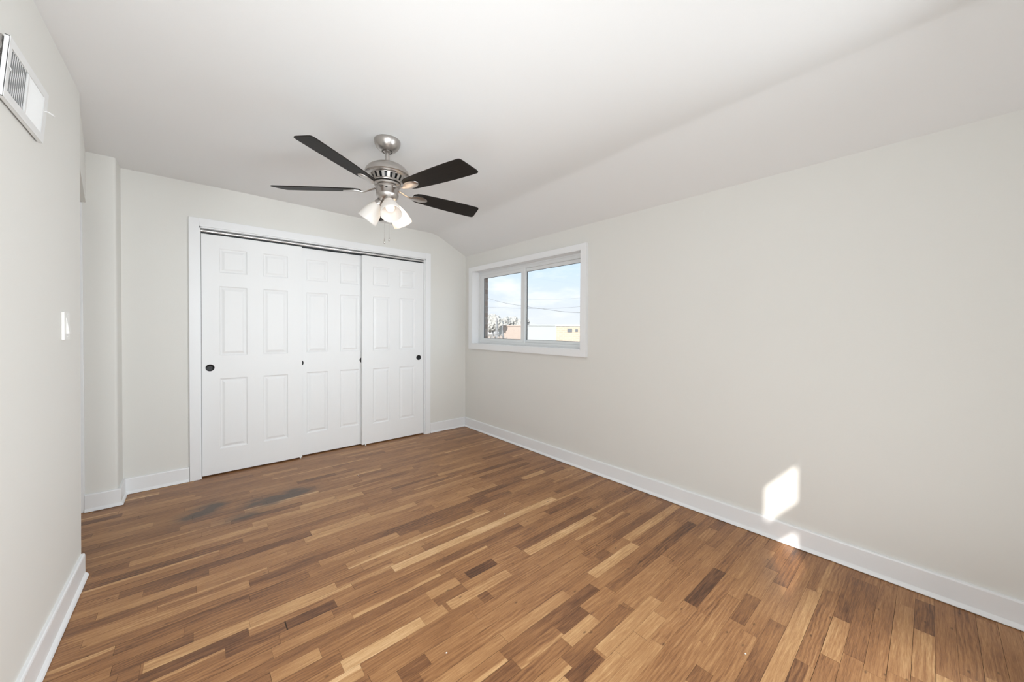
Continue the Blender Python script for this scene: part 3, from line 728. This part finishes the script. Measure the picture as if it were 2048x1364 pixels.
def iron_mesh():
    bm = bmesh.new()
    # arm: flat bar swooping from flywheel out and under the blade, then leaf plate
    st = [(0.070, 0.010, 0.018), (0.095, 0.004, 0.012), (0.125, -0.006, 0.009), (0.150, -0.012, 0.012), (0.165, -0.0075, 0.022), (0.185, -0.0062, 0.029), (0.215, -0.0060, 0.031), (0.240, -0.0058, 0.025), (0.258, -0.0055, 0.014), (0.264, -0.005, 0.004)]
    sec = []
    for x, z, h in st:
        t = 0.004; tw = 0.0 if x < 0.11 else min(1, (x-0.11)/0.04)
        c, s = math.cos(BPITCH*tw), math.sin(BPITCH*tw)
        P = [(-h, t/2), (-h*0.6, t/2), (h*0.6, t/2), (h, t/2), (h, -t/2), (h*0.55, -t), (0, -t*1.35), (-h*0.55, -t), (-h, -t/2)]
        sec.append([bm.verts.new((x, y*c-zz*s, z+y*s+zz*c)) for y, zz in P])
    for a, b in zip(sec, sec[1:]):
        for i in range(len(a)): bm.faces.new((a[i], a[(i+1) % len(a)], b[(i+1) % len(a)], b[i]))
    bm.faces.new(sec[0][::-1]); bm.faces.new(sec[-1])
    return bm
first = []
angs = [70.5, 142.5, 214.5, 286.5, 358.5]
bl0 = obj('blade', blade_mesh(), M_blade, fan); bl0.location = (0, 0, ZBL)
ir0 = obj('blade_arm', iron_mesh(), M_nickel, fan, smooth=math.radians(50)); ir0.location = (0, 0, ZBL)
for i, a in enumerate(angs):
    if i == 0: b, r_ = bl0, ir0
    else:
        b = bl0.copy(); COL.objects.link(b); b.parent = fan
        r_ = ir0.copy(); COL.objects.link(r_); r_.parent = fan
    b.rotation_euler = (0, 0, math.radians(a)); r_.rotation_euler = (0, 0, math.radians(a))
# lamp arms, shades, bulbs
TILT = math.radians(37)
def shade_bm():
    bm = bmesh.new()
    outer = [(0.0245, 0.0), (0.027, -0.004), (0.034, -0.018), (0.044, -0.040), (0.052, -0.064), (0.0575, -0.090), (0.0610, -0.116), (0.0620, -0.124)]
    inner = [(r-0.003, z) for r, z in outer][::-1]
    inner[0] = (0.0590, -0.124)
    lathe(bm, outer+[(0.0605, -0.1255)]+inner, 48)
    return bm
def holder_bm():
    bm = bmesh.new()
    lathe(bm, [(0, 0.034), (0.010, 0.034), (0.014, 0.026), (0.022, 0.020), (0.028, 0.008), (0.029, 0.0), (0.0285, -0.010), (0.024, -0.011), (0.0, -0.008)], 32)
    return bm
def bulb_bm():
    bm = bmesh.new()
    lathe(bm, [(0, -0.008), (0.012, -0.010), (0.013, -0.024), (0.020, -0.040), (0.025, -0.056), (0.026, -0.066), (0.022, -0.080), (0.012, -0.090), (0, -0.093)], 24)
    return bm
sh0 = hd0 = bb0 = None
for i, a in enumerate((258, 18, 138)):
    ar = math.radians(a)
    base_ = Vector((0.052*math.cos(ar), 0.052*math.sin(ar), fz(1.992)))
    R = Matrix.Rotation(ar, 4, 'Z') @ Matrix.Rotation(-TILT, 4, 'Y')
    Mx = Matrix.Translation(base_) @ R
    if i == 0:
        hd0 = obj('lamp_holder', holder_bm(), M_nickel, fan, smooth=math.radians(40)); sh0 = obj('lamp_shade', shade_bm(), M_opal, fan, smooth=math.radians(60)); bb0 = obj('bulb', bulb_bm(), M_bulb_dim, sh0, smooth=4)
        h_, s_, b_ = hd0, sh0, bb0
    else:
        h_ = hd0.copy(); COL.objects.link(h_); h_.parent = fan
        s_ = sh0.copy(); COL.objects.link(s_); s_.parent = fan
        b_ = bb0.copy(); COL.objects.link(b_); b_.parent = s_
        if a == 18:
            b_.data = bb0.data.copy(); b_.data.materials[0] = M_bulb; s_['label'] = 'brightly glowing white glass shade'
    h_.matrix_local = Mx; s_.matrix_local = Mx
def chain(x, y, z0, z1, fob):
    bm = bmesh.new(); n = int((z0-z1)/0.0042)
    tube(bm, [(x, y, z0), (x, y, z1)], 0.0007, 6)
    for k in range(n):
        r = bmesh.ops.create_icosphere(bm, subdivisions=1, radius=0.0013, matrix=Matrix.Translation((x, y, z0-k*(z0-z1)/n)))
    c = obj('pull_chain', bm, M_nickel, fan, smooth=4)
    bm = bmesh.new()
    lathe(bm, [(0, 0), (0.0022, -0.002), (0.0032, -0.010), (0.0040, -0.022), (0.0032, -fob), (0, -fob-0.001)], 16, Matrix.Translation((x, y, z1)))
    obj('chain_fob', bm, M_nickel, c, smooth=4)
chain(-0.028, -0.026, ZH-0.080, fz(1.768), 0.032)
chain(-0.005, -0.040, ZH-0.080, fz(1.775), 0.022)

# ---------------------------------------------------------------- wall vent (return register) on the left wall
vent = empty('air_vent', (XL+0.0, 1.924, 1.971), (0, 0.080, 0))
tag(vent, 'white louvred metal vent cover hanging askew high on the left wall', 'vent')
vy0, vy1, vz0, vz1 = -0.179, 0.179, -0.090, 0.089
FXv = 0.0235   # front plane off the wall at mid height
bm = bmesh.new(); bw = 0.026
box(bm, FXv-0.003, FXv, vy0, vy1, vz1-bw, vz1, 0.001); box(bm, FXv-0.003, FXv, vy0, vy1, vz0, vz0+bw, 0.001)
box(bm, FXv-0.003, FXv, vy0, vy0+bw-0.004, vz0+bw-0.001, vz1-bw+0.001, 0.0005); box(bm, FXv-0.003, FXv, vy1-bw-0.012, vy1, vz0+bw-0.001, vz1-bw+0.001, 0.0005)
box(bm, FXv-0.011, FXv-0.001, vy0, vy0+0.002, vz0, vz1); box(bm, FXv-0.011, FXv-0.001, vy1-0.002, vy1, vz0, vz1)
box(bm, FXv-0.011, FXv-0.001, vy0, vy1, vz0, vz0+0.002); box(bm, FXv-0.011, FXv-0.001, vy0, vy1, vz1-0.002, vz1)
obj('vent_frame', bm, M_enamel, vent)
bm = bmesh.new(); ymid = -0.012
def fins(ya, yb, n, dy0, dy1):
    for k in range(n):
        y = ya+(yb-ya)*(k+0.5)/n
        q = [(FXv-0.002, y+dy0), (FXv-0.0015, y+dy0+0.0008), (FXv-0.012, y+dy1+0.0008), (FXv-0.0125, y+dy1)]
        lo = [bm.verts.new((p[0], p[1], vz0+bw-0.001)) for p in q]; hi = [bm.verts.new((p[0], p[1], vz1-bw+0.001)) for p in q]
        for i in range(4): bm.faces.new((lo[i], lo[(i+1) % 4], hi[(i+1) % 4], hi[i]))
fins(vy0+bw-0.003, ymid-0.006, 10, -0.004, 0.0095)
fins(ymid+0.006, vy1-bw-0.013, 11, 0.005, -0.0065)
box(bm, FXv-0.004, FXv-0.0005, ymid-0.006, ymid+0.006, vz0+bw-0.002, vz1-bw+0.002)
obj('louvres', bm, M_enamel, vent)
bm = bmesh.new(); tube(bm, [(FXv-0.002, vy1-0.022, 0.020), (FXv+0.007, vy1-0.020, 0.021), (FXv+0.015, vy1-0.010, 0.020), (FXv+0.018, vy1-0.004, 0.017)], 0.0022, 8)
obj('damper_lever', bm, M_enamel, vent, smooth=4)
bm = bmesh.new(); tube(bm, [(FXv-0.001, vy0+0.022, -0.006), (FXv+0.003, vy0+0.014, -0.002), (FXv+0.003, vy0+0.006, 0.001)], 0.0016, 8)
obj('damper_lever', bm, M_enamel, vent, smooth=4)
bm = bmesh.new()
box(bm, 0.002, 0.005, vy0+0.012, vy1-0.012, vz0+0.014, vz1-0.014)
obj('duct_mouth', bm, M_duct, vent)
rg = random.Random(3); bm = bmesh.new()
import itertools
ring_ = []
N_ = 16   # ragged plaster lip around the duct hole, showing past the near edge of the cover
for k in range(N_+1):
    z = vz0+0.03+(vz1-vz0-0.035)*k/N_
    ring_.append([bm.verts.new((x_, vy0-0.004+rg.uniform(-0.006, 0.008)+yo, z)) for x_, yo in ((0.0, -0.004), (0.007+rg.uniform(-.002, .003), 0.0), (0.010, 0.010), (0.0, 0.016))])
for p_, q_ in zip(ring_, ring_[1:]):
    for i in range(4): bm.faces.new((p_[i], p_[(i+1) % 4], q_[(i+1) % 4], q_[i]))
bm.faces.new(ring_[0]); bm.faces.new(ring_[-1][::-1])
obj('broken_plaster', bm, M_raw, vent)

# ---------------------------------------------------------------- light switch
sw = empty('light_switch', (XL, 2.438, 1.226)); tag(sw, 'white wall light switch with a rocker paddle on the left wall', 'light switch')
bm = bmesh.new(); box(bm, 0, 0.010, -0.042, 0.042, -0.060, 0.060, 0.003); obj('switch_plate', bm, M_plastic, sw)
bm = bmesh.new()
q = [(0.008, 0.034), (0.011, 0.034), (0.019, -0.032), (0.008, -0.034)]
lo = [bm.verts.new((x, -0.015, z)) for x, z in q]; hi = [bm.verts.new((x, 0.015, z)) for x, z in q]
for i in range(4): bm.faces.new((lo[i], lo[(i+1) % 4], hi[(i+1) % 4], hi[i]))
bm.faces.new(lo); bm.faces.new(hi[::-1])
obj('rocker', bm, M_plastic, sw)
bm = bmesh.new()
for zi, z in enumerate((-0.046, 0.046)):
    bm = bmesh.new(); lathe(bm, [(0, 0.0022), (0.0028, 0.0018), (0.0034, 0.0)], 14, Matrix.Translation((0.0098, 0, z)) @ Matrix.Rotation(math.radians(90), 4, 'Y'))
    obj('plate_screw', bm, M_plastic, sw, smooth=4)

# ---------------------------------------------------------------- paint flecks on the floor
fl = [((717, 950.5), 'tiny white paint fleck on the floor in front of the closet'),
      ((893, 1306), 'tiny white paint fleck on the floor at bottom centre'),
      ((1491, 1308), 'tiny white paint fleck on the floor at lower right'),
      ((1010, 1028), 'tiny white paint fleck on the floor in mid room')]
for (px, py), lab in fl:
    p = cam_ray_floor(px, py)
    bm = bmesh.new(); bmesh.ops.create_icosphere(bm, subdivisions=2, radius=0.0035)
    for v in bm.verts: v.co = Vector((v.co.x*(1+0.3*mnoise.noise(v.co*400)), v.co.y*0.8, v.co.z*0.4+0.0012))
    tag(obj('paint_fleck', bm, M_plastic, None, loc=(p.x, p.y, 0)), lab, 'fleck', 'paint flecks on the floor')

# ---------------------------------------------------------------- outside
def polar(az, dist, z=0):
    a = math.radians(az); return Vector((dist*math.sin(a), dist*math.cos(a), z))
GZ = -3.2
bm = bmesh.new(); box(bm, 3.2, 260, -60, 260, GZ-0.3, GZ)
tag(obj('yard', bm, M_yard), 'hazy winter ground beyond the window', 'ground', kind='structure')
bpy.data.objects['yard'].name = 'floor_outside'
def building(name, az0, az1, dist, zt_, depth, m, label, cat='building', roof=None, wins=()):
    p = polar(az0, dist); q = polar(az1, dist); d = (q-p); L = d.length; ang = math.atan2(d.y, d.x)
    o = empty(name, (p.x, p.y, GZ), (0, 0, ang)); tag(o, label, cat)
    n = 1 if (Matrix.Rotation(ang, 3, 'Z') @ Vector((0, 1, 0))).dot(p) > 0 else -1
    bm = bmesh.new(); box(bm, 0, L, 0, n*depth, 0, zt_-GZ); obj('wall', bm, m, o)
    bm = bmesh.new(); box(bm, -0.12, L+0.12, -n*0.12, n*(depth+0.1), zt_-GZ, zt_-GZ+0.22); obj('roof_edge', bm, roof or m, o)
    for x0, x1, z0, z1 in wins:
        bm = bmesh.new(); box(bm, L*x0, L*x1, -n*0.04, n*0.02, z0-GZ, z1-GZ); obj('window', bm, M_win, o)
    return o
building('flat_roof_hall', 42.9, 50.6, 70, 2.00, 26, M_pale, 'long pale flat roofed hall outside the right window pane', roof=M_pale)
building('brick_house', 47.9, 56, 48, 1.72, 10, M_tan, 'sunlit tan brick house at the right edge of the window', roof=M_whitewall,
         wins=((0.21, 0.30, 0.95, 1.42), (0.36, 0.41, 1.0, 1.35), (0.46, 0.51, 1.0, 1.35)))
bm = bmesh.new(); 
building('pink_brick_building', 39.5, 42.6, 88, 2.10, 10, M_pink, 'low pink brick building outside the left window pane', roof=M_pink)
building('small_white_house', 38.9, 39.4, 78, 2.1, 3, M_whitewall, 'small white house between the dark conifers', roof=M_whitewall)

def blob(bm, c, rx, ry, rz, seed, sub=3, amp=0.35, sc=1.6):
    r = bmesh.ops.create_icosphere(bm, subdivisions=sub, radius=1.0)
    for v in r['verts']:
        n = v.co.normalized(); k = 1+amp*mnoise.noise(n*sc*2+Vector((seed, seed*2, 0)))+amp*0.5*mnoise.noise(n*sc*6+Vector((seed, 0, 5)))
        v.co = Vector((c[0]+n.x*rx*k, c[1]+n.y*ry*k, c[2]+n.z*rz*k))
def tree(az, dist, ztop, rad, m, label, kind='bare'):
    p = polar(az, dist); o = empty('tree' if kind != 'cone' else 'conifer', (p.x, p.y, GZ)); tag(o, label, 'tree', None)
    h = ztop-GZ; seed = az*7.3
    bm = bmesh.new()
    if kind == 'cone':
        tiers = 9
        for k in range(tiers):
            z0 = h*(0.12+0.80*k/tiers); z1 = z0+h*0.20; r = rad*(1-k/tiers)+0.1
            lathe(bm, [(0, z0+0.05), (r, z0), (r*0.55, (z0+z1)/2), (0.0, min(z1, h))], 14)
        for v in bm.verts: v.co += Vector((mnoise.noise(v.co*1.5+Vector((seed, 0, 0))), mnoise.noise(v.co*1.5+Vector((0, seed, 0))), 0))*rad*0.22
    else:
        rg = random.Random(int(seed*10))
        for k in range(7):
            blob(bm, (rg.uniform(-.5, .5)*rad, rg.uniform(-.5, .5)*rad, h*rg.uniform(0.62, 0.86)), rad*0.55, rad*0.55, h*0.15, seed+k, 3, 0.5, 2.0)
    obj('foliage', bm, m, o, smooth=None)
    bm = bmesh.new(); tube(bm, [(0, 0, 0), (0.1, 0, h*0.4), (0, 0, h*0.75)], 0.2, 8, [0.3, 0.22, 0.1]); obj('trunk', bm, M_conifer, o)
T_ = [(36.9, 85, 5.4, 2.8, 'tall hazy bare tree at the left edge of the left pane'), (37.9, 76, 4.2, 2.0, 'hazy bare tree just left of the dark conifer'),
      (40.2, 110, 5.2, 2.4, 'pale bare tree above the pink brick building, left one'), (41.4, 122, 5.6, 2.4, 'pale bare tree above the pink brick building, middle one'),
      (42.6, 108, 5.0, 2.4, 'pale bare tree above the pink brick building, right one'), (39.3, 100, 4.4, 2.4, 'pale bare tree directly behind the small white house')]
for az, ds, zt_, rd, lab in T_: tree(az, ds, zt_, rd, M_foliage, lab)
tree(38.55, 60, 3.35, 0.62, M_conifer, 'dark pointed conifer left of the small white house', 'cone')
tree(39.45, 58, 2.15, 0.42, M_conifer, 'short dark conifer right of the small white house', 'cone')
for i, (az, ds, zt_, lab) in enumerate([(37.0, 42, -0.05, 'dry shrub low at the left edge of the left pane'), (38.0, 47, 0.1, 'dry shrub low beneath the tall dark conifer'), (39.45, 45, 0.15, 'dry shrub low beneath the small white house'), (36.4, 40, 0.2, 'dry shrub lowest behind the brick window edge')]):
    p = polar(az, ds); bm = bmesh.new()
    for k in range(4): blob(bm, (math.cos(k*2)*0.35, math.sin(k*2)*0.35, (zt_-GZ)*0.5), 0.6, 0.6, (zt_-GZ)*0.52, i*3+k, 3, 0.5, 2.5)
    tag(obj('shrub', bm, M_bush, None, loc=(p.x, p.y, GZ)), lab, 'shrub', 'shrubs beyond the window')

def pt(px, py, dist):
    d = fw+rt*((px-W_/2)/F_)-up*((py-HY)/F_); h = math.hypot(d.x, d.y)
    return Vector((0, 0, CAMH))+d*(dist/h)
def cable(pts, r, label):
    P = [pt(x, y, ds) for x, y, ds in pts]
    # smooth sagging line through the points
    Q = []
    for i in range(len(P)-1):
        for k in range(6):
            t = k/6; a = P[max(i-1, 0)]; b = P[i]; c = P[i+1]; d = P[min(i+2, len(P)-1)]
            Q.append(0.5*((2*b)+(c-a)*t+(2*a-5*b+4*c-d)*t*t+(-a+3*b-3*c+d)*t**3))
    Q.append(P[-1]); bm = bmesh.new(); tube(bm, Q, r, 6)
    tag(obj('utility_cable', bm, M_cable), label, 'cable', 'overhead cables')
cable([(940, 583, 22), (975, 596, 20), (1005, 605, 18), (1058, 614, 16), (1095, 619, 15), (1130, 623.5, 14), (1200, 627, 13)], 0.010, 'dark sagging overhead cable, the lowest and thickest')
cable([(930, 612, 30), (1045, 617, 28), (1100, 617, 26), (1160, 613.5, 24), (1200, 611, 23)], 0.008, 'thin overhead cable just above the thick one')
cable([(1040, 600, 40), (1100, 599, 36), (1160, 596, 34), (1200, 594, 33)], 0.007, 'thinnest overhead cable, the highest of the three')
